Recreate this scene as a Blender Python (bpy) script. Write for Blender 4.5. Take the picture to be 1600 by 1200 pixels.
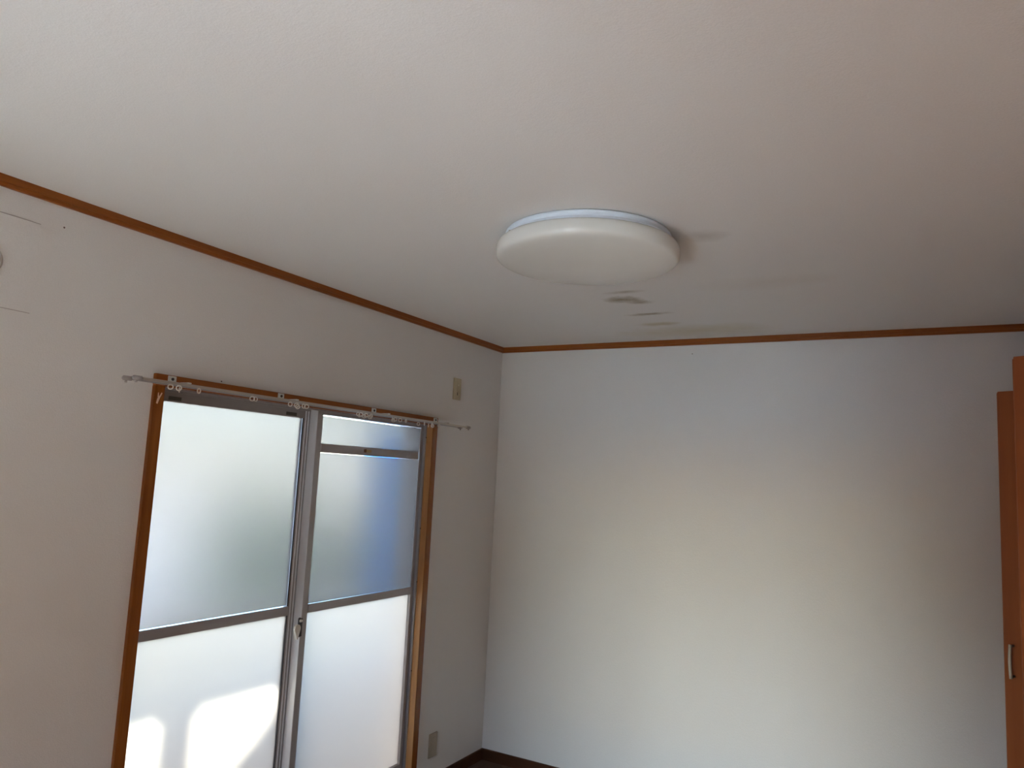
import bpy, bmesh, math, random
from mathutils import Vector, Matrix

random.seed(7)
sc = bpy.context.scene
for o in list(bpy.data.objects):
    bpy.data.objects.remove(o)
COL = sc.collection

# ------------------------------------------------------------------ camera
F_PX = 1175.87                                   # focal length in pixels of a 1600 wide frame
YAW, PITCH, ROLL = -0.5158, 0.1221, 0.0505
CAM_LOC = Vector((2.311, -3.9393, 1.6203))
fw = Vector((math.sin(YAW) * math.cos(PITCH), math.cos(YAW) * math.cos(PITCH), math.sin(PITCH)))
r0 = fw.cross(Vector((0, 0, 1))).normalized()
u0 = r0.cross(fw)
r1 = r0 * math.cos(ROLL) + u0 * math.sin(ROLL)
u1 = -r0 * math.sin(ROLL) + u0 * math.cos(ROLL)
cd = bpy.data.cameras.new('camera')
cd.sensor_width = 36.0
cd.lens = 36.0 * F_PX / 1600.0
cd.clip_start = 0.05
cam = bpy.data.objects.new('camera', cd)
COL.objects.link(cam)
M = Matrix((r1, u1, -fw)).transposed().to_4x4()
M.translation = CAM_LOC
cam.matrix_world = M
sc.camera = cam

# ------------------------------------------------------------------ sky, sun, exposure
SUN_DIR = Vector((1.0, 3.0, -2.3)).normalized()     # the way the sunlight travels
world = bpy.data.worlds.new('world')
sc.world = world
world.use_nodes = True
wn = world.node_tree.nodes
wl = world.node_tree.links
wn.clear()
sky = wn.new('ShaderNodeTexSky')
sky.sky_type = 'NISHITA'
sky.sun_disc = False
sky.sun_elevation = math.asin(-SUN_DIR.z)
sky.sun_rotation = math.atan2(-SUN_DIR.x, -SUN_DIR.y)
sky.air_density = 1.0
sky.dust_density = 1.0
sky.ozone_density = 2.5
bg = wn.new('ShaderNodeBackground')
bg.inputs['Strength'].default_value = 0.60
wo = wn.new('ShaderNodeOutputWorld')
wl.new(sky.outputs[0], bg.inputs['Color'])
wl.new(bg.outputs[0], wo.inputs['Surface'])

sd = bpy.data.lights.new('sun', 'SUN')
sd.energy = 18.0
sd.angle = math.radians(0.6)
sd.color = (0.85, 0.945, 1.0)
sun = bpy.data.objects.new('sun', sd)
COL.objects.link(sun)
sun.rotation_euler = SUN_DIR.to_track_quat('-Z', 'Y').to_euler()
sun.location = (-6, -9, 9)

# daylight of the opening behind the camera: a portal, it only guides the sky's own light
pd = bpy.data.lights.new('portal', 'AREA')
pd.shape = 'RECTANGLE'
pd.size, pd.size_y = 1.21, 1.50
pd.cycles.is_portal = True
portal = bpy.data.objects.new('portal', pd)
COL.objects.link(portal)
portal.location = (1.325, -5.01, 1.07)
portal.rotation_euler = (math.radians(90), 0, 0)

vs = sc.view_settings
vs.view_transform = 'Standard'
vs.look = 'None'
vs.gamma = 1.0
vs.exposure = 2.92
vs.use_curve_mapping = False
cy = sc.cycles
cy.use_denoising = True
cy.use_adaptive_sampling = True
cy.adaptive_threshold = 0.025
cy.max_bounces = 12
cy.diffuse_bounces = 6
cy.glossy_bounces = 4
cy.transmission_bounces = 10
cy.transparent_max_bounces = 12
cy.caustics_reflective = False
cy.caustics_refractive = False
cy.sample_clamp_indirect = 6.0


# ------------------------------------------------------------------ materials
def new_mat(name):
    m = bpy.data.materials.new(name)
    m.use_nodes = True
    nt = m.node_tree
    return m, nt, nt.nodes, nt.links, nt.nodes['Principled BSDF']


def math_node(n, l, op, a, b=None, c=None, clamp=False):
    x = n.new('ShaderNodeMath')
    x.operation = op
    x.use_clamp = clamp
    for i, v in enumerate((a, b, c)):
        if v is None:
            continue
        if isinstance(v, (int, float)):
            x.inputs[i].default_value = v
        else:
            l.new(v, x.inputs[i])
    return x.outputs[0]


def noise(n, l, vec, scale, detail=3.0, rough=0.55):
    t = n.new('ShaderNodeTexNoise')
    t.inputs['Scale'].default_value = scale
    t.inputs['Detail'].default_value = detail
    t.inputs['Roughness'].default_value = rough
    if vec is not None:
        l.new(vec, t.inputs['Vector'])
    return t.outputs['Fac']


def mapping(n, l, vec, scale):
    mp = n.new('ShaderNodeMapping')
    mp.inputs['Scale'].default_value = scale
    l.new(vec, mp.inputs['Vector'])
    return mp.outputs[0]


def mix_col(n, l, fac, a, b):
    x = n.new('ShaderNodeMix')
    x.data_type = 'RGBA'
    if isinstance(fac, (int, float)):
        x.inputs[0].default_value = fac
    else:
        l.new(fac, x.inputs[0])
    for i, v in ((6, a), (7, b)):
        if isinstance(v, tuple):
            x.inputs[i].default_value = (*v, 1)
        else:
            l.new(v, x.inputs[i])
    return x.outputs[2]


def bump(n, l, height, strength, dist):
    b = n.new('ShaderNodeBump')
    b.inputs['Strength'].default_value = strength
    b.inputs['Distance'].default_value = dist
    l.new(height, b.inputs['Height'])
    return b.outputs[0]


def paper_mat(name, col, col2, grain, stains=()):
    m, nt, n, l, p = new_mat(name)
    pos = n.new('ShaderNodeNewGeometry').outputs['Position']
    big = noise(n, l, pos, 1.1, 3)
    c = mix_col(n, l, big, col, col2)
    g1 = noise(n, l, pos, grain, 2, 0.6)
    g2 = noise(n, l, pos, grain * 0.35, 3, 0.6)
    sp = math_node(n, l, 'MULTIPLY_ADD', g1, 0.14, 0.93)
    mul = n.new('ShaderNodeVectorMath')
    mul.operation = 'SCALE'
    l.new(c, mul.inputs[0])
    l.new(sp, mul.inputs['Scale'])
    c = mul.outputs[0]
    sx = n.new('ShaderNodeSeparateXYZ')
    l.new(pos, sx.inputs[0])
    for (axs, cx, cyy, rx, ry, amt, scol, nsc) in stains:
        a = math_node(n, l, 'DIVIDE', math_node(n, l, 'SUBTRACT', sx.outputs[axs[0]], cx), rx)
        b = math_node(n, l, 'DIVIDE', math_node(n, l, 'SUBTRACT', sx.outputs[axs[1]], cyy), ry)
        rr = math_node(n, l, 'SQRT', math_node(n, l, 'ADD', math_node(n, l, 'MULTIPLY', a, a), math_node(n, l, 'MULTIPLY', b, b)))
        nz = noise(n, l, pos, nsc, 4, 0.65)
        rr = math_node(n, l, 'ADD', rr, math_node(n, l, 'MULTIPLY_ADD', nz, 1.3, -0.65))
        k = math_node(n, l, 'SUBTRACT', 1.0, rr, clamp=True)
        k = math_node(n, l, 'MULTIPLY', math_node(n, l, 'SMOOTH_MIN', k, 1.0, 0.3), amt, clamp=True)
        c = mix_col(n, l, k, c, scol)
    l.new(c, p.inputs['Base Color'])
    p.inputs['Roughness'].default_value = 0.85
    p.inputs['Specular IOR Level'].default_value = 0.25
    h = math_node(n, l, 'ADD', g1, g2)
    l.new(bump(n, l, h, 0.5, 0.0012), p.inputs['Normal'])
    return m


def wood_mat(name, c1, c2, axis, rough=0.4, scale=1.0, spec=0.4):
    m, nt, n, l, p = new_mat(name)
    pos = n.new('ShaderNodeNewGeometry').outputs['Position']
    s = [38.0 * scale] * 3
    s[axis] = 1.6 * scale
    v = mapping(n, l, pos, tuple(s))
    g = noise(n, l, v, 1.0, 5, 0.6)
    g2 = noise(n, l, mapping(n, l, pos, tuple(x * 3.2 for x in s)), 1.0, 3, 0.6)
    f = math_node(n, l, 'MULTIPLY_ADD', g2, 0.35, math_node(n, l, 'MULTIPLY', g, 0.75))
    rmp = n.new('ShaderNodeMapRange')
    rmp.inputs[1].default_value = 0.3
    rmp.inputs[2].default_value = 0.75
    l.new(f, rmp.inputs[0])
    l.new(mix_col(n, l, rmp.outputs[0], c1, c2), p.inputs['Base Color'])
    p.inputs['Roughness'].default_value = rough
    p.inputs['Specular IOR Level'].default_value = spec
    l.new(bump(n, l, g, 0.15, 0.001), p.inputs['Normal'])
    return m


def plain_mat(name, col, rough=0.5, metal=0.0, spec=0.5, vary=0.12, scale=9.0):
    m, nt, n, l, p = new_mat(name)
    pos = n.new('ShaderNodeNewGeometry').outputs['Position']
    g = noise(n, l, pos, scale, 4)
    d = tuple(x * (1 - vary) for x in col)
    l.new(mix_col(n, l, g, d, col), p.inputs['Base Color'])
    l.new(math_node(n, l, 'MULTIPLY_ADD', g, 0.15, rough - 0.07), p.inputs['Roughness'])
    p.inputs['Metallic'].default_value = metal
    p.inputs['Specular IOR Level'].default_value = spec
    return m


def frosted_mat(name, trans_fac, rough, col, trans_col):
    m, nt, n, l, p = new_mat(name)
    n.remove(p)
    out = n['Material Output']
    tr = n.new('ShaderNodeBsdfTranslucent')
    pos = n.new('ShaderNodeNewGeometry').outputs['Position']
    l.new(mix_col(n, l, noise(n, l, pos, 5.0, 3), tuple(x * 0.96 for x in trans_col), trans_col), tr.inputs['Color'])
    rf = n.new('ShaderNodeBsdfRefraction')
    rf.inputs['Color'].default_value = (*col, 1)
    rf.inputs['Roughness'].default_value = rough
    rf.inputs['IOR'].default_value = 1.45
    mx = n.new('ShaderNodeMixShader')
    mx.inputs[0].default_value = trans_fac
    l.new(rf.outputs[0], mx.inputs[1])
    l.new(tr.outputs[0], mx.inputs[2])
    gl = n.new('ShaderNodeBsdfDiffuse')
    gl.inputs['Color'].default_value = (0.75, 0.74, 0.72, 1)
    m2 = n.new('ShaderNodeMixShader')
    m2.inputs[0].default_value = 0.12
    l.new(mx.outputs[0], m2.inputs[1])
    l.new(gl.outputs[0], m2.inputs[2])
    l.new(m2.outputs[0], out.inputs['Surface'])
    return m


def clear_glass_mat(name):
    m, nt, n, l, p = new_mat(name)
    n.remove(p)
    out = n['Material Output']
    tp = n.new('ShaderNodeBsdfTransparent')
    tp.inputs['Color'].default_value = (0.96, 0.98, 0.97, 1)
    gl = n.new('ShaderNodeBsdfGlossy')
    gl.inputs['Roughness'].default_value = 0.02
    fr = n.new('ShaderNodeFresnel')
    fr.inputs['IOR'].default_value = 1.25
    mx = n.new('ShaderNodeMixShader')
    l.new(fr.outputs[0], mx.inputs[0])
    l.new(tp.outputs[0], mx.inputs[1])
    l.new(gl.outputs[0], mx.inputs[2])
    l.new(mx.outputs[0], out.inputs['Surface'])
    return m


XY, YZ = (0, 1), (1, 2)
OLIVE = (0.27, 0.21, 0.115)
GREY = (0.30, 0.25, 0.20)
M_WALL = paper_mat('wallpaper', (0.74, 0.725, 0.71), (0.705, 0.69, 0.67), 260)
M_CEIL = paper_mat('ceiling_paper', (0.77, 0.755, 0.735), (0.74, 0.72, 0.695), 230, stains=[
    (XY, 1.14, -0.955, 0.10, 0.065, 1.0, OLIVE, 14),
    (XY, 1.20, -0.885, 0.07, 0.050, 0.7, OLIVE, 18),
    (XY, 1.20, -1.075, 0.095, 0.030, 0.6, OLIVE, 16),
    (XY, 1.16, -0.655, 0.125, 0.032, 0.85, OLIVE, 12),
    (XY, 1.15, -0.425, 0.150, 0.055, 0.7, (0.42, 0.34, 0.15), 9),
    (XY, 1.25, -0.22, 0.45, 0.18, 0.5, (0.50, 0.42, 0.22), 5),
    (XY, 1.69, -1.66, 0.085, 0.070, 0.36, GREY, 9),
    (XY, 1.75, -1.05, 0.30, 0.12, 0.16, (0.45, 0.36, 0.24), 5),
])
M_TRIM = wood_mat('stained_trim', (0.20, 0.054, 0.007), (0.32, 0.095, 0.014), 1, 0.4, 1.0, 0.3)
M_TRIMX = wood_mat('stained_trim_across', (0.20, 0.054, 0.007), (0.32, 0.095, 0.014), 0, 0.4, 1.0, 0.3)
M_TRIMZ = wood_mat('stained_trim_upright', (0.19, 0.052, 0.007), (0.29, 0.092, 0.014), 2, 0.27, 1.0, 0.5)
M_PALE = wood_mat('pale_lining', (0.42, 0.19, 0.06), (0.60, 0.32, 0.12), 2, 0.35, 0.8, 0.5)
M_BASE = wood_mat('dark_baseboard', (0.040, 0.014, 0.006), (0.070, 0.026, 0.011), 0, 0.5, 1.0, 0.2)
M_FLOOR = wood_mat('floor_boards', (0.075, 0.042, 0.027), (0.125, 0.076, 0.052), 1, 0.35)
M_DOOR = wood_mat('door_veneer', (0.27, 0.070, 0.018), (0.34, 0.098, 0.027), 2, 0.42, 0.6, 0.3)
M_ALU = plain_mat('anodised_aluminium', (0.42, 0.40, 0.40), 0.45, 0.35, 0.5, 0.1)
M_ALUL = plain_mat('bright_aluminium', (0.80, 0.81, 0.85), 0.35, 0.2, 0.5, 0.08)
M_GASKET = plain_mat('dark_gasket', (0.05, 0.05, 0.055), 0.6)
M_STEEL = plain_mat('rail_metal', (0.60, 0.55, 0.48), 0.3, 0.7)
M_CAULK = plain_mat('dusty_caulk', (0.42, 0.37, 0.35), 0.9)
M_PIN = plain_mat('rusty_pin', (0.17, 0.12, 0.10), 0.7)
M_CAP = plain_mat('grey_plastic', (0.42, 0.39, 0.38), 0.5)
M_RUN = plain_mat('runner_plastic', (0.80, 0.74, 0.66), 0.45)
M_SLEEVE = plain_mat('dull_plastic', (0.52, 0.49, 0.46), 0.7)
M_BRK = plain_mat('bracket_plastic', (0.72, 0.74, 0.70), 0.45)
M_PLATE = plain_mat('plate_plastic', (0.50, 0.43, 0.29), 0.45)
M_PLATE2 = plain_mat('aged_plate_plastic', (0.40, 0.34, 0.26), 0.5)
M_HOLE = plain_mat('dark_hole', (0.03, 0.02, 0.015), 0.7)
M_COVER = plain_mat('lamp_acrylic', (0.76, 0.755, 0.71), 0.22, 0, 0.5, 0.06, 4)
M_LBASE = plain_mat('lamp_base_enamel', (0.80, 0.85, 0.92), 0.3, 0, 0.5, 0.05)
M_LOCK = plain_mat('lock_enamel', (0.80, 0.78, 0.73), 0.35)
M_TAN = plain_mat('latch_tan', (0.45, 0.33, 0.17), 0.5)
M_BROWN = plain_mat('latch_brown', (0.17, 0.08, 0.035), 0.5)
M_STICK = plain_mat('faded_sticker', (0.12, 0.12, 0.10), 0.6, vary=0.3, scale=60)
M_SCAR = plain_mat('bare_wood_chip', (0.88, 0.62, 0.40), 0.7)
M_FILM = frosted_mat('frosted_film', 0.32, 0.34, (0.365, 0.340, 0.328), (0.41, 0.378, 0.36))
M_FROST = frosted_mat('frosted_glass', 0.90, 0.5, (0.53, 0.482, 0.42), (0.515, 0.468, 0.405))
M_CLEAR = clear_glass_mat('clear_glass')
M_HANDLE = plain_mat('handle_champagne', (0.50, 0.46, 0.36), 0.4, 0.15)
M_OUTW = plain_mat('outer_render', (0.62, 0.60, 0.56), 0.9)
M_SOIL = plain_mat('pale_gravel', (0.70, 0.71, 0.71), 0.95, vary=0.25, scale=3)
M_BLOCKER = plain_mat('dark_blocker', (0.09, 0.07, 0.055), 0.85)
M_DECK = plain_mat('deck_concrete', (0.50, 0.50, 0.48), 0.9)
M_EAVE = plain_mat('eave_board', (0.50, 0.48, 0.46), 0.8)
M_POST = plain_mat('post_paint', (0.55, 0.54, 0.52), 0.6)
M_BLUE = plain_mat('blue_tarpaulin', (0.03, 0.48, 0.88), 0.5, vary=0.15)

_t = M_BLUE.node_tree
_p = _t.nodes['Principled BSDF']
_tr = _t.nodes.new('ShaderNodeBsdfTranslucent')
_tr.inputs['Color'].default_value = (0.04, 0.58, 0.95, 1)
_mx = _t.nodes.new('ShaderNodeMixShader')
_mx.inputs[0].default_value = 0.5
_t.links.new(_p.outputs[0], _mx.inputs[1])
_t.links.new(_tr.outputs[0], _mx.inputs[2])
_t.links.new(_mx.outputs[0], _t.nodes['Material Output'].inputs['Surface'])
M_PANEL = plain_mat('shade_panel_board', (0.55, 0.53, 0.51), 0.7)
M_LEAF = plain_mat('shrub_leaf', (0.10, 0.20, 0.06), 0.55, vary=0.4, scale=5)
M_BARK = plain_mat('shrub_bark', (0.16, 0.11, 0.07), 0.85)

# ------------------------------------------------------------------ builders
WLOC = {}


def link(name, bm, mat, parent=None, smooth=False, loc=None):
    if loc is None:
        lo = Vector([min(v.co[i] for v in bm.verts) for i in range(3)])
        hi = Vector([max(v.co[i] for v in bm.verts) for i in range(3)])
        loc = (lo + hi) / 2
        loc.z = lo.z
    loc = Vector(loc)
    bmesh.ops.translate(bm, verts=bm.verts[:], vec=-loc)
    bmesh.ops.recalc_face_normals(bm, faces=bm.faces[:])
    me = bpy.data.meshes.new(name)
    bm.to_mesh(me)
    bm.free()
    me.materials.append(mat)
    if smooth:
        for f in me.polygons:
            f.use_smooth = True
    o = bpy.data.objects.new(name, me)
    COL.objects.link(o)
    if parent is not None:
        o.parent = parent
        o.location = loc - WLOC[parent.name]
    else:
        o.location = loc
    WLOC[o.name] = loc
    return o


def empty(name, loc):
    o = bpy.data.objects.new(name, None)
    o.empty_display_size = 0.1
    COL.objects.link(o)
    o.location = loc
    WLOC[o.name] = Vector(loc)
    return o


def tag(o, label, cat, group=None):
    o['label'] = label
    o['category'] = cat
    if group:
        o['group'] = group
    return o


def struct(o, label=None):
    o['kind'] = 'structure'
    if label:
        o['label'] = label
    return o


def bx(bm, x0, x1, y0, y1, z0, z1, bev=0.0):
    r = bmesh.ops.create_cube(bm, size=1.0)
    vs_ = r['verts']
    sx, sy, sz = x1 - x0, y1 - y0, z1 - z0
    for v in vs_:
        v.co = Vector(((v.co.x + .5) * sx + x0, (v.co.y + .5) * sy + y0, (v.co.z + .5) * sz + z0))
    if bev:
        es = list({e for v in vs_ for e in v.link_edges})
        bmesh.ops.bevel(bm, geom=es, offset=bev, segments=2, affect='EDGES', clamp_overlap=True)


def box(name, x0, x1, y0, y1, z0, z1, mat, parent=None, bev=0.0):
    bm = bmesh.new()
    bx(bm, x0, x1, y0, y1, z0, z1, bev)
    return link(name, bm, mat, parent)


def boxes(name, lst, mat, parent=None, bev=0.0):
    bm = bmesh.new()
    for b in lst:
        bx(bm, *b, bev)
    return link(name, bm, mat, parent)


def extrude_poly(bm, pts, vec):
    """closed polygon pts (3D) extruded by vec"""
    vec = Vector(vec)
    a = [bm.verts.new(p) for p in pts]
    b = [bm.verts.new(Vector(p) + vec) for p in pts]
    n = len(pts)
    bm.faces.new(a)
    bm.faces.new(list(reversed(b)))
    for i in range(n):
        bm.faces.new((a[i], a[(i + 1) % n], b[(i + 1) % n], b[i]))


def lathe(bm, prof, c, seg=96):
    rings = []
    for r, z in prof:
        if r < 1e-6:
            rings.append([bm.verts.new((c[0], c[1], z))])
        else:
            rings.append([bm.verts.new((c[0] + r * math.cos(2 * math.pi * k / seg), c[1] + r * math.sin(2 * math.pi * k / seg), z)) for k in range(seg)])
    for A, B in zip(rings, rings[1:]):
        for k in range(seg):
            k2 = (k + 1) % seg
            if len(A) == 1 and len(B) == 1:
                continue
            if len(A) == 1:
                bm.faces.new((A[0], B[k2], B[k]))
            elif len(B) == 1:
                bm.faces.new((A[k], A[k2], B[0]))
            else:
                bm.faces.new((A[k], A[k2], B[k2], B[k]))


def tube(bm, pts, rad, seg=8, cap=True):
    pts = [Vector(p) for p in pts]
    rings = []
    for i, p in enumerate(pts):
        t = (pts[min(i + 1, len(pts) - 1)] - pts[max(i - 1, 0)]).normalized()
        a = t.cross(Vector((0, 0, 1)))
        if a.length < 0.3:
            a = t.cross(Vector((1, 0, 0)))
        a.normalize()
        b = t.cross(a)
        rr = rad[i] if isinstance(rad, (list, tuple)) else rad
        rings.append([bm.verts.new(p + a * rr * math.cos(2 * math.pi * k / seg) + b * rr * math.sin(2 * math.pi * k / seg)) for k in range(seg)])
    for A, B in zip(rings, rings[1:]):
        for k in range(seg):
            bm.faces.new((A[k], A[(k + 1) % seg], B[(k + 1) % seg], B[k]))
    if cap:
        bm.faces.new(rings[0])
        bm.faces.new(list(reversed(rings[-1])))


# ------------------------------------------------------------------ room shell
H = 2.4
W = 2.886
YF = -4.9                      # the wall behind the camera
TH = 0.12
WY0, WY1, WZ1 = -2.322, -0.668, 1.902     # window opening in the left wall
struct(boxes('wall_left', [(-TH, 0, YF, WY0, 0, H), (-TH, 0, WY1, 0, 0, H), (-TH, 0, WY0, WY1, WZ1, H), (-TH, 0, WY0, WY1, -0.02, 0.045)], M_WALL),
       'pale papered wall with the sliding window')
struct(box('wall_back', -TH, W + TH, 0, TH, 0, H, M_WALL), 'blank pale papered end wall')
CY0, CY1, CZ1 = -2.062, -0.452, 2.05      # closet opening in the right wall
struct(boxes('wall_right', [(W, W + 0.1, YF, CY0, 0, H), (W, W + 0.1, CY1, 0, 0, H), (W, W + 0.1, CY0, CY1, CZ1, H)], M_WALL))
struct(boxes('wall_closet', [(W + .1, W + .16, CY0 - .06, CY0, 0, H), (W + .1, W + .16, CY1, CY1 + .06, 0, H),
                             (W + .7, W + .76, CY0 - .1, CY1 + .1, 0, H), (W + .16, W + .7, CY0 - .06, CY0, 0, H), (W + .16, W + .7, CY1, CY1 + .06, 0, H)], M_WALL))
OX0, OX1, OZ0, OZ1 = 0.70, 1.95, 0.30, 1.84   # opening behind the camera
struct(boxes('wall_front', [(-TH, OX0, YF - TH, YF, 0, H), (OX1, W + .1, YF - TH, YF, 0, H), (OX0, OX1, YF - TH, YF, OZ1, H), (OX0, OX1, YF - TH, YF, 0, OZ0)], M_WALL))
struct(box('ceiling', -TH, W + .76, YF - TH, TH, H, H + 0.12, M_CEIL), 'textured ceiling paper with brown water stains')

# floor boards
floor = struct(box('floor', -TH, W + .76, YF - TH, TH, -0.12, -0.012, M_FLOOR), 'brown boarded floor')
bw = 0.151
nb = int(W / bw)
sl = {}
for i in range(nb + 1):
    x0 = 0.0 + i * bw
    x1 = min(x0 + bw - 0.002, W)
    if x1 - x0 < 0.02:
        continue
    y = 0.0 - (0.0 if i % 2 == 0 else 0.91)
    if i % 2:
        box('plank', x0, x1, -0.908, 0, -0.012, 0, M_FLOOR, floor)
    while y > YF + 0.01:
        y2 = max(y - 1.818, YF)
        box('plank', x0, x1, y2, y - 0.002, -0.012, 0, M_FLOOR, floor)
        y = y2

# ceiling trim
T, TZ = 0.018, 0.032


def trim_prof(bm, a, b, inward):
    """moulding along a-b (wall line), inward = unit vector into the room; a main band with a small lower bead"""
    a, b, n = Vector(a), Vector(b), Vector(inward)
    pr = [(0, 0), (T, 0), (T, -0.020), (T - 0.005, -0.0215), (T - 0.005, -0.030), (T - 0.007, -TZ), (0, -TZ)]
    extrude_poly(bm, [a + n * d + Vector((0, 0, z)) for d, z in pr], b - a)


bm = bmesh.new(); trim_prof(bm, (0, YF, H), (0, 0, H), (1, 0, 0))
struct(link('trim_1', bm, M_TRIM), 'brown ceiling moulding along the window wall')
bm = bmesh.new(); trim_prof(bm, (0, 0, H), (W, 0, H), (0, -1, 0))
struct(link('trim_2', bm, M_TRIMX), 'brown ceiling moulding along the end wall')
bm = bmesh.new(); trim_prof(bm, (W, 0, H), (W, YF, H), (-1, 0, 0))
struct(link('trim_3', bm, M_TRIM))
bm = bmesh.new(); trim_prof(bm, (0, YF, H), (W, YF, H), (0, 1, 0))
struct(link('trim_4', bm, M_TRIMX))


def base_prof(bm, a, b, inward, t=0.01, h=0.06):
    a, b, n = Vector(a), Vector(b), Vector(inward)
    pr = [(0, 0), (t, 0), (t, h - 0.003), (t - 0.003, h), (0, h)]
    extrude_poly(bm, [a + n * d + Vector((0, 0, z)) for d, z in pr], b - a)


bm = bmesh.new(); base_prof(bm, (0, -0.66, 0), (0, 0, 0), (1, 0, 0)); base_prof(bm, (0, YF, 0), (0, -2.332, 0), (1, 0, 0))
struct(link('baseboard_left', bm, M_BASE))
bm = bmesh.new(); base_prof(bm, (0, 0, 0), (W, 0, 0), (0, -1, 0))
struct(link('baseboard_back', bm, M_BASE))
bm = bmesh.new(); base_prof(bm, (W, CY1 + .03, 0), (W, 0, 0), (-1, 0, 0)); base_prof(bm, (W, YF, 0), (W, CY0 - .03, 0), (-1, 0, 0))
struct(link('baseboard_right', bm, M_BASE))
bm = bmesh.new(); base_prof(bm, (0, YF, 0), (W, YF, 0), (0, 1, 0))
struct(link('baseboard_front', bm, M_BASE))

# closet casing
struct(boxes('trim_5', [(W - .012, W + .1, CY0 - .028, CY0, 0, CZ1 + .028), (W - .012, W + .1, CY1, CY1 + .028, 0, CZ1 + .028), (W - .012, W + .1, CY0, CY1, CZ1, CZ1 + .028)], M_TRIMZ))

# ------------------------------------------------------------------ the sliding window
win = struct(empty('window_1', (-0.06, -1.496, 0.0)), 'tall two-leaf sliding window with frosted panes in a brown casing')
CX0, CX1 = -0.022, 0.015
YL0, YL1, YR0, YR1, ZH0, ZH1 = -2.330, -2.291, -0.704, -0.661, 1.867, 1.9074
cj = box('casing_jamb', CX0, CX1, YL0, YL1, 0.0, ZH0, M_TRIMZ, win, 0.0015)
box('casing_jamb', CX0, CX1, YR0, YR1, 0.0, ZH0, M_TRIMZ, win, 0.0015)
box('jamb_lining', CX0, CX1 - .002, YR0 - .0015, YR0, 0.05, ZH0, M_PALE, win)['label'] = 'paler wood lining of the jamb'  # thin strip in a paler wood tone over the jamb's inner face
box('casing_head', CX0, CX1, YL0, YR1, ZH0, ZH1, M_TRIM, win, 0.0015)
box('casing_sill', CX0, CX1, YL1, YR0, 0.0, 0.05, M_TRIM, win, 0.0015)
# bare chip where the varnish came off the near jamb
bm = bmesh.new()
for pts in ([(-2.3205, 1.806), (-2.3150, 1.804), (-2.3070, 1.828), (-2.3110, 1.832), (-2.3180, 1.822)],
            [(-2.3115, 1.829), (-2.3065, 1.828), (-2.3000, 1.842), (-2.3040, 1.844)],
            [(-2.3170, 1.826), (-2.3125, 1.829), (-2.3145, 1.843), (-2.3170, 1.842)]):
    extrude_poly(bm, [Vector((CX1 - 0.0002, y, z)) for y, z in pts], (0.0008, 0, 0))
ch = link('paint_chip', bm, M_SCAR, cj)
ch['label'] = 'pale bare-wood chip in the varnish'
# aluminium frame
boxes('frame_head', [(-.118, CX0, YL1 - .02, YR0 + .02, 1.872, 1.898), (-.030, CX0, YL1, YR0, 1.862, 1.872), (-.080, -.076, YL1, YR0, 1.858, 1.872), (-.118, -.112, YL1, YR0, 1.852, 1.872)], M_ALU, win)
boxes('frame_jamb', [(-.118, CX0, YR0, YR0 + .03, 0.05, 1.872), (-.030, CX0, YR0 - .010, YR0, 0.05, 1.862), (-.080, -.076, YR0 - .010, YR0, .05, 1.872), (-.118, -.112, YR0 - .012, YR0, .05, 1.872)], M_ALU, win)
boxes('frame_jamb', [(-.118, CX0, YL1 - .03, YL1, 0.05, 1.872), (-.080, -.076, YL1, YL1 + .010, .05, 1.872), (-.118, -.112, YL1, YL1 + .012, .05, 1.872)], M_ALU, win)
boxes('frame_track', [(-.118, CX0, YL1, YR0, 0.045, 0.070), (-.052, -.047, YL1, YR0, .07, .08), (-.098, -.093, YL1, YR0, .07, .08)], M_ALU, win)
boxes('edge_shade_frame', [(-.205, -.120, YL0, YR1, 1.880, 1.93), (-.205, -.120, YR0 + .004, YR1 + .02, 0.0, 1.880)], M_ALU, win)  # unseen frame outside the glass, added to darken the panes' edges
for yy, zz in ((-0.7045, 1.80), (-0.7045, 1.33), (-0.7045, 1.06), (-0.7045, 0.62)):
    bm = bmesh.new()
    tube(bm, [(-.0235, yy - .005, zz), (-.0205, yy - .005, zz)], 0.0035, 8)
    link('screw', bm, M_GASKET, win)

# outer (near) leaf: X -.112..-.082
sA = boxes('sash', [(-.110, -.082, -2.300, -2.268, .08, 1.868), (-.110, -.082, -1.536, -1.482, .08, 1.868),
                    (-.110, -.082, -2.268, -1.536, 1.826, 1.868), (-.110, -.082, -2.268, -1.536, .08, .168)], M_ALU, win, 0.001)
sA['label'] = 'outer leaf of the sliding window, on the curtain rail\'s long end'
box('mid_rail', -.108, -.080, -2.268, -1.536, .992, 1.030, M_ALU, sA, 0.001)
box('glass_pane', -.1045, -.1015, -2.268, -1.536, 1.030, 1.826, M_CLEAR, sA)
box('frosted_film', -.0895, -.0880, -2.267, -1.541, 1.033, 1.8265, M_FILM, sA)
box('glass_pane', -.0970, -.0930, -2.268, -1.536, .168, .992, M_FROST, sA)['label'] = 'frosted lower pane with a patch of sun'
boxes('stile_rib', [(-.082, -.0785, -1.528, -1.524, .08, 1.868), (-.082, -.0785, -1.512, -1.508, .08, 1.868), (-.082, -.0785, -1.497, -1.493, .08, 1.868)], M_ALUL, sA)
box('gasket', -.0865, -.0815, -1.5395, -1.5355, .17, 1.826, M_GASKET, sA)
for (y0, y1) in ((-2.205, -2.152), (-1.640, -1.580)):
    bm = bmesh.new(); bx(bm, -.0818, -.0812, y0, y1, 1.831, 1.845)
    link('sticker', bm, M_STICK, sA)

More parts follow.
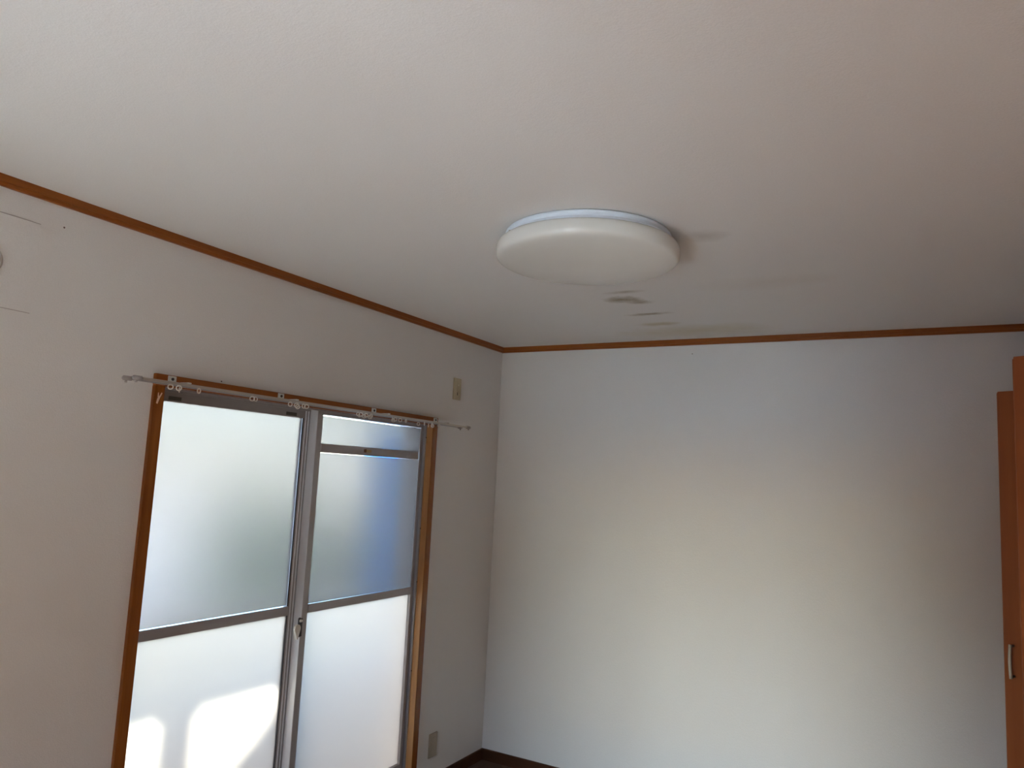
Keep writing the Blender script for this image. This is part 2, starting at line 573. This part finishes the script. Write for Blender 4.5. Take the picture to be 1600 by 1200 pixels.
# inner leaf: X -.070..-.036
sB = boxes('sash', [(-.072, -.036, -1.498, -1.466, .08, 1.868), (-.068, -.036, -.738, -.714, .08, 1.868),
                    (-.068, -.036, -1.466, -.738, 1.849, 1.868), (-.068, -.036, -1.466, -.738, .08, .176)], M_ALU, win, 0.001)
sB['label'] = 'inner leaf of the sliding window, beside the room corner'
box('mid_rail', -.066, -.034, -1.466, -.738, 1.000, 1.036, M_ALU, sB, 0.001)
tb = box('transom_bar', -.064, -.032, -1.466, -.752, 1.683, 1.722, M_ALU, sB, 0.001)
box('glass_pane', -.0625, -.0595, -1.466, -.738, 1.722, 1.849, M_CLEAR, sB)
box('glass_pane', -.0625, -.0595, -1.466, -.738, 1.036, 1.683, M_CLEAR, sB)
box('frosted_film', -.0430, -.0415, -1.464, -.7385, 1.722, 1.8435, M_FILM, sB)
box('frosted_film', -.0430, -.0415, -1.4625, -.7390, 1.037, 1.6815, M_FILM, sB)
box('glass_pane', -.0550, -.0510, -1.466, -.738, .176, 1.000, M_FROST, sB)
box('stile_face', -.078, -.037, -1.5015, -1.498, .08, 1.868, M_ALUL, sB)
box('latch_plate', -.032, -.0285, -1.172, -1.132, 1.6985, 1.711, M_TAN, sB, .0008)['label'] = 'tan plastic latch'
box('latch_knob', -.032, -.0250, -1.184, -1.172, 1.697, 1.713, M_BROWN, sB, .001)
# crescent lock on the meeting stile
bm = bmesh.new()
cyk, czk = -1.527, 0.944
prof = []
for k in range(15):
    a = math.radians(-20 + 220 * k / 14)
    prof.append((cyk + 0.016 * math.cos(a), czk + 0.018 * math.sin(a)))
prof += [(cyk - .006, czk - .028), (cyk - .001, czk - .044), (cyk + .005, czk - .042), (cyk + .009, czk - .024)]
extrude_poly(bm, [Vector((-.024, y, z)) for y, z in prof], (-.012, 0, 0))
lk = link('crescent_lock', bm, M_LOCK, sB)
lk['label'] = 'white crescent lock'
boxes('lock_base', [(-.045, -.034, -1.512, -1.490, .905, .985)], M_GASKET, sB, .003)
boxes('lock_keeper', [(-.036, -.026, -1.512, -1.499, .968, .978)], M_LOCK, sB, .002)

# the opening behind the camera, a plain window
w2 = struct(empty('window_2', ((OX0 + OX1) / 2, YF - .08, OZ0)))
boxes('frame', [(OX0, OX0 + .04, YF - .1, YF - .05, OZ0, OZ1), (OX1 - .04, OX1, YF - .1, YF - .05, OZ0, OZ1), (OX0, OX1, YF - .1, YF - .05, OZ1 - .04, OZ1), (OX0, OX1, YF - .1, YF - .05, OZ0, OZ0 + .04), ((OX0 + OX1) / 2 - .03, (OX0 + OX1) / 2 + .03, YF - .1, YF - .05, OZ0, OZ1)], M_ALU, w2)
box('glass_pane', OX0, OX1, YF - .077, YF - .073, OZ0, OZ1, M_CLEAR, w2)

# ------------------------------------------------------------------ curtain rail
cr = tag(empty('curtain_rail', (0.016, -1.485, 1.86)), 'bare double curtain rail with loose white runners above the window', 'curtain rail')
RZ = 1.872
RY0, RY1 = -2.452, -0.505
for rx in (0.050, 0.102):
    bm = bmesh.new()
    w_, h_ = 0.0050, 0.0042
    pr = [(-w_, -h_), (-.002, -h_), (-.002, -h_ + .0015), (-w_ + .0015, -h_ + .0015), (-w_ + .0015, h_ - .0015), (w_ - .0015, h_ - .0015), (w_ - .0015, -h_ + .0015), (.002, -h_ + .0015), (.002, -h_), (w_, -h_), (w_, h_), (-w_, h_)]
    extrude_poly(bm, [Vector((rx + a, RY0, RZ + b)) for a, b in pr], (0, RY1 - RY0, 0))
    rl = link('rail', bm, M_STEEL if rx > .08 else M_ALU, cr)
    for ye, s in ((RY0, -1), (RY1, 1)):
        bm = bmesh.new()
        y0, y1 = sorted((ye - s * .012, ye + s * .020))
        bx(bm, rx - .0085, rx + .0085, y0, y1, RZ - .0075, RZ + .0070, .0032)
        tube(bm, [(rx, ye + s * .008, RZ - .006), (rx, ye + s * .008, RZ - .015)], .004, 8)
        link('end_cap', bm, M_CAP, rl, True)
for yb in (-2.270, -1.771, -1.192, -0.690):
    bm = bmesh.new()
    bx(bm, .015, .019, yb - .016, yb + .016, 1.880, 1.905, .001)
    bx(bm, .017, .111, yb - .006, yb + .006, 1.8790, 1.8810)
    for rx in (.050, .102):
        bx(bm, rx - .008, rx + .008, yb - .009, yb + .009, 1.8765, 1.8805, .001)
    bk = link('bracket', bm, M_BRK, cr)
    bm = bmesh.new()
    tube(bm, [(.0185, yb, 1.894), (.0215, yb, 1.894)], .0055, 8)
    link('screw', bm, M_GASKET, bk)
# runners
bm = bmesh.new()
for k in range(16):
    pass
R_, r_ = 0.0082, 0.0022
NB, NS = 14, 6
vv = [[bm.verts.new((r_ * math.sin(2 * math.pi * j / NS), (R_ + r_ * math.cos(2 * math.pi * j / NS)) * math.cos(2 * math.pi * i / NB), (R_ + r_ * math.cos(2 * math.pi * j / NS)) * math.sin(2 * math.pi * i / NB))) for j in range(NS)] for i in range(NB)]
for i in range(NB):
    for j in range(NS):
        bm.faces.new((vv[i][j], vv[(i + 1) % NB][j], vv[(i + 1) % NB][(j + 1) % NS], vv[i][(j + 1) % NS]))
bx(bm, -.0014, .0014, -.002, .002, R_, R_ + .0085)
bmesh.ops.recalc_face_normals(bm, faces=bm.faces[:])
run_me = bpy.data.meshes.new('runner')
bm.to_mesh(run_me); bm.free()
run_me.materials.append(M_RUN)
for f in run_me.polygons:
    f.use_smooth = True
RUN_F = [-2.335, -2.303, -2.224, -1.990, -1.974, -1.800, -1.766, -1.727, -1.711, -1.398, -1.380, -1.345, -1.310, -1.156, -1.137, -1.098, -1.053, -0.902, -0.836, -0.779]
RUN_B = [-2.262, -1.708, -1.330, -1.296, -1.255, -1.085, -0.882, -0.795, -0.760]
for rx, lst in ((.102, RUN_F), (.050, RUN_B)):
    for yy in lst:
        o = bpy.data.objects.new('runner', run_me)
        COL.objects.link(o)
        o.parent = cr
        o.location = Vector((rx, yy, RZ - .0138)) - WLOC[cr.name]
        o.rotation_euler = (0, 0, random.uniform(-.9, .9))

# ------------------------------------------------------------------ ceiling light
LC = (1.339, -1.7776)
lamp = tag(empty('ceiling_light', (LC[0], LC[1], 2.30)), 'round white ceiling light, unlit', 'ceiling light')
bm = bmesh.new()
lathe(bm, [(0, 2.4), (.258, 2.4), (.266, 2.397), (.268, 2.391), (.266, 2.386), (.2615, 2.384), (.2615, 2.381), (.266, 2.379), (.268, 2.374), (.266, 2.366), (.262, 2.360), (.0, 2.360)], LC)
link('base_plate', bm, M_LBASE, lamp, True)
bm = bmesh.new()
pr = [(.266, 2.3600), (.270, 2.3655), (.277, 2.3670), (.2850, 2.3655), (.2910, 2.3605), (.2940, 2.3530), (.2950, 2.3430), (.2948, 2.3320), (.2925, 2.3240), (.2880, 2.3188), (.2810, 2.3150), (.270, 2.3120), (.250, 2.3080), (.21, 2.3030), (.15, 2.2985), (.08, 2.2960), (0, 2.2950)]
lathe(bm, pr, LC, 128)
link('cover', bm, M_COVER, lamp, True)
bm = bmesh.new()
a0 = math.radians(236)
for k in range(1):
    c = Vector((LC[0] + .270 * math.cos(a0), LC[1] + .270 * math.sin(a0), 2.3635))
    bx(bm, c.x - .013, c.x + .013, c.y - .005, c.y + .005, 2.364, 2.372, .0015)
link('cover_clip', bm, M_BROWN, lamp)

# ------------------------------------------------------------------ wall fittings
up = tag(empty('socket_plate', (0.0, -0.484, 2.025)), 'beige wall socket plate with one dark slot, up beside the window', 'wall plate')
box('plate', 0, .008, -.519, -.449, 2.025, 2.145, M_PLATE, up, .002)
box('insert', .007, .0095, -.497, -.471, 2.045, 2.125, M_PLATE, up, .0008)
box('slot', .0092, .0100, -.489, -.483, 2.050, 2.066, M_HOLE, up)
box('screw_cap', .0092, .0102, -.481, -.476, 2.103, 2.110, M_RUN, up)
lo = tag(empty('outlet_plate', (0.0, -0.513, .155)), 'dull beige outlet plate low on the wall by the room corner', 'wall plate')
box('plate', 0, .008, -.549, -.479, .155, .275, M_PLATE2, lo, .002)
box('insert', .007, .0095, -.529, -.499, .175, .255, M_PLATE2, lo, .0008)

# old papered patch and sleeve cap where an air conditioner hung
bm = bmesh.new()
pts = [(-3.40, 2.030), (-2.775, 2.024), (-2.752, 2.034), (-2.735, 2.06), (-2.732, 2.25), (-2.742, 2.283), (-2.76, 2.292), (-3.40, 2.296)]
extrude_poly(bm, [Vector((0, y, z)) for y, z in pts], (.0025, 0, 0))
ap = link('wall_patch', bm, M_WALL)
tag(ap, 'faint papered-over patch high on the wall, edges marked by thin dark lines', 'wall patch')
for z0, z1, yA, yB in ((2.2925, 2.2958, -3.40, -2.752), (2.0225, 2.0262, -3.40, -2.752)):
    bm = bmesh.new()
    extrude_poly(bm, [Vector((0.0020, y, z)) for y, z in ((yA, z0 + .004), (yB, z0), (yB, z0 + (z1 - z0) * .4), (yA, z1 + .004))], (.0012, 0, 0))
    link('caulk_line', bm, M_CAULK, ap)
bm = bmesh.new()
lathe(bm, [(0, 0), (.045, 0), (.045, .006), (.040, .010), (.036, .010), (.033, .008), (0, .008)], (0, 0), 32)
bmesh.ops.rotate(bm, verts=bm.verts[:], cent=(0, 0, 0), matrix=Matrix.Rotation(math.radians(90), 3, 'Y'))
bmesh.ops.translate(bm, verts=bm.verts[:], vec=(.0025, -2.888, 2.152))
tag(link('sleeve_cap', bm, M_SLEEVE, None, True), 'round dull pipe-sleeve cap at the photo\'s left edge', 'cap')
# nail holes and specks: small pins left in the walls
for nm, (x, y, z), ax, lab in (('wall_pin', (0, -2.684, 2.305), 0, 'tiny dark pin in the wall near the papered patch'),
                               ('wall_pin', (0, -2.053, 1.916), 0, 'tiny dark pin in the wall just above the window casing'),
                               ('wall_pin', (1.18, 0, 2.321), 1, 'tiny dark pin in the end wall under the moulding')):
    bm = bmesh.new()
    d = Vector((.004, 0, 0)) if ax == 0 else Vector((0, -.004, 0))
    tube(bm, [Vector((x, y, z)), Vector((x, y, z)) + d * .6, Vector((x, y, z)) + d], [.0015, .0030, .0022], 8)
    tag(link(nm, bm, M_PIN), lab, 'pin')

# ------------------------------------------------------------------ folding closet doors
PHI = math.radians(28)
LEAF = 0.400
LT = 0.021
ZD0, ZD1 = 0.012, 2.020


def leaf_mesh(bm, fold, ang, side):
    """a board from the fold point along direction ang; side = which side of the line its thickness lies"""
    d = Vector((math.cos(ang), math.sin(ang), 0))
    n = Vector((-d.y, d.x, 0)) * side
    f = Vector((fold[0], fold[1], 0))
    pts = [f + n * .0008, f + d * (LEAF - .003) + n * .0008, f + d * (LEAF - .003) + n * LT, f + n * LT]
    pts = [p + Vector((0, 0, ZD0)) for p in pts]
    extrude_poly(bm, pts, (0, 0, ZD1 - ZD0))
    bmesh.ops.bevel(bm, geom=bm.edges[:], offset=.0015, segments=2, affect='EDGES')


def folding_door(fold, label, handle_z, hinge_zs):
    d = empty('folding_door', (fold[0] + .2, fold[1], 0))
    tag(d, label, 'closet door', 'folding closet doors')
    bm = bmesh.new(); leaf_mesh(bm, (fold[0], fold[1] - .001), -PHI, -1)
    near = link('leaf', bm, M_DOOR, d)
    bm = bmesh.new(); leaf_mesh(bm, (fold[0], fold[1] + .001), PHI, 1)
    far = link('leaf', bm, M_DOOR, d)
    # pull handle on the camera-side leaf next to the fold
    dv = Vector((math.cos(-PHI), math.sin(-PHI), 0)); nv = Vector((dv.y, -dv.x, 0))
    base = Vector((fold[0], fold[1], 0)) + dv * .030 + nv * LT
    z0, z1 = handle_z
    bm = bmesh.new()
    pts = []
    for k in range(9):
        s = k / 8
        pts.append(base + nv * (.024 + .006 * math.sin(math.pi * s)) + Vector((0, 0, z0 + (z1 - z0) * s)))
    tube(bm, pts, .0052, 8)
    h = link('handle', bm, M_HANDLE, near, True)
    h['label'] = 'champagne metal pull handle'
    for zz in (z0 + .006, z1 - .006):
        bm = bmesh.new()
        tube(bm, [base - nv * .002 + Vector((0, 0, zz)), base + nv * .026 + Vector((0, 0, zz))], .0048, 8)
        link('handle_post', bm, M_GASKET, near)
    for hz in hinge_zs:
        bm = bmesh.new()
        c = Vector((fold[0] - .001, fold[1], 0))
        tube(bm, [c + Vector((0, -.0, hz - .014)), c + Vector((0, 0, hz + .014))], .0048, 8)
        hg = link('hinge', bm, M_CAP, near)
        for e in (-1, 1):
            bm = bmesh.new()
            tube(bm, [c + Vector((0, 0, hz + e * .011)), c + Vector((0, 0, hz + e * .017))], .0062, 8)
            link('hinge_cap', bm, M_GASKET, hg)
    return d


folding_door((2.511 + .010, -0.647), 'folded closet door nearer the end wall, its metal handle in view', (1.010, 1.125), (1.83, 0.20))
folding_door((2.502 + .010, -1.446), 'folded closet door nearest the camera, at the photo\'s right edge', (1.010, 1.125), (1.815, 0.20))

# ------------------------------------------------------------------ outside the window
struct(box('ground_outside', -60, 60, -60, 60, -0.75, -0.60, M_SOIL))
struct(box('veranda_floor', -1.18, -TH, -6.0, 3.0, -0.60, -0.08, M_DECK))
struct(box('light_blocker_right', 2.45, 2.55, -16.0, -5.1, -0.60, 3.0, M_BLOCKER))  # unseen, added to keep the rear window's light off the left wall
struct(box('sky_blocker', -10.0, -6.0, -20.0, -2.2, -0.60, 5.0, M_EAVE))  # unseen box, added to block bright sky from the end wall's right side
struct(boxes('light_blocker_left', [(-0.60, -0.50, -9.0, -5.4, -0.60, 1.6), (-0.60, -0.50, -24.0, -9.0, -0.60, 3.4)], M_BLOCKER))  # unseen, added to cut rear sky light on the end wall's right side
OX = -0.749                                            # the veranda's outer line: beam, post, added panel, tarpaulin
struct(box('added_parapet', OX - .21, OX - .09, -5.3, 3.0, -0.60, 0.85, M_DECK))  # parapet added to keep the sunlit ground's light off the lower panes
struct(box('veranda_floor', OX - .09, -TH, -5.3, 3.0, -0.60, -0.08, M_DECK))
struct(boxes('veranda_roof', [(OX - .01, -TH, -5.3, 3.0, 2.30, 2.40), (OX - .01, OX + .01, -5.3, 3.0, 2.228, 2.30)], M_EAVE))


def shade(gy, gz, x=OX):
    """the point of the veranda's outer line whose shade falls on the pane at gy, gz"""
    k = (-0.097 - x) / SUN_DIR.x
    return Vector((x, gy - SUN_DIR.y * k, gz - SUN_DIR.z * k))


# unseen post, curved brace and an added panel, shaped to shade the lower panes
bm = bmesh.new()
py0, py1, by1 = shade(-2.095, 0).y, shade(-1.947, 0).y, shade(-1.856, 0).y
bx(bm, OX - .012, OX + .012, py0 + .036, py1 - .036, -0.08, 2.228)
pts = [(py1 - .04, 2.228), (py1 - .04, 2.00)]
for k in range(9):
    a = math.pi / 2 * k / 8
    pts.append((by1 - (by1 - py1 + .03) * math.cos(a), 2.09 + .138 * math.sin(a)))
extrude_poly(bm, [Vector((OX - .004, y, z)) for y, z in pts], (.008, 0, 0))
struct(link('veranda_post', bm, M_POST))
bm = bmesh.new()
pts = [shade(-1.527, .705), shade(-1.518, .629), shade(-1.563, .564), shade(-1.639, .496), shade(-1.728, .437), shade(-1.74, .36), shade(-1.74, .02), shade(-.55, .02), shade(-.55, .705)]
extrude_poly(bm, [p + Vector((-.006, 0, 0)) for p in pts], (.012, 0, 0))
struct(link('shade_panel', bm, M_PANEL))
# blue tarpaulin: gathered at its upper corner, hanging in soft folds
bm = bmesh.new()
edge = [(1.885, -0.36), (1.84, -0.355), (1.80, -0.345), (1.4, -0.33), (1.0, -0.36), (0.55, -0.35)]
NC = 28
rows = []
for z, y0 in edge:
    row = []
    for k in range(NC + 1):
        s = k / NC
        y = y0 + (0.03 - y0) * s
        x = OX + .018 * math.sin(s * 19 + .3 * z) * min(1, (1.90 - z) * 1.5) + .01 * math.sin(s * 7 + 2 * z)
        row.append(bm.verts.new((x, y, z)))
    rows.append(row)
faces = []
for A, B in zip(rows, rows[1:]):
    for k in range(NC):
        faces.append(bm.faces.new((A[k], A[k + 1], B[k + 1], B[k])))
bmesh.ops.recalc_face_normals(bm, faces=bm.faces[:])
bmesh.ops.solidify(bm, geom=bm.faces[:], thickness=0.002)
tarp = link('blue_tarpaulin', bm, M_BLUE, None, True)
for cy_ in (-0.34, -0.16, 0.01):
    bm = bmesh.new()
    tube(bm, [(OX, cy_, 1.87), (OX, cy_, 2.232)], .004, 6)
    link('cord', bm, M_GASKET, tarp)
tag(tarp, 'blue sheet outside, a blurred blue band through the frosted inner leaf', 'tarpaulin')


def shrub(c, rad, hgt, nl, label):
    s = tag(empty('shrub', c), label, 'shrub', 'shrubs beyond the veranda')
    c = Vector(c)
    bm = bmesh.new()
    for k in range(5):
        a = 2 * math.pi * k / 5 + .4
        tube(bm, [c, c + Vector((math.cos(a) * rad * .3, math.sin(a) * rad * .3, hgt * .45)), c + Vector((math.cos(a) * rad * .6, math.sin(a) * rad * .6, hgt * .85))], [.03, .02, .008], 6)
    link('stem', bm, M_BARK, s)
    bm = bmesh.new()
    for k in range(nl):
        u = random.random() ** .4
        a = random.uniform(0, 2 * math.pi)
        b = math.acos(random.uniform(-.6, 1))
        p = c + Vector((rad * u * math.sin(b) * math.cos(a), rad * u * math.sin(b) * math.sin(a), hgt * (.55 + .45 * u * math.cos(b))))
        t = Vector((random.uniform(-1, 1), random.uniform(-1, 1), random.uniform(-.5, 1))).normalized()
        w = t.cross(Vector((random.uniform(-1, 1), random.uniform(-1, 1), random.uniform(-1, 1)))).normalized()
        L = random.uniform(.07, .13)
        bm.faces.new([bm.verts.new(p - t * L * .5), bm.verts.new(p + w * L * .28), bm.verts.new(p + t * L * .5), bm.verts.new(p - w * L * .28)])
    f = link('foliage', bm, M_LEAF, s)
    f['kind'] = 'stuff'
    return s


shrub((-3.2, 1.05, -.60), .62, 2.20, 1500, 'green shrub outside, blurred in the window\'s outer leaf')
shrub((-3.3, 2.20, -.60), .50, 1.95, 1100, 'green shrub outside, blurred in the window\'s inner leaf')
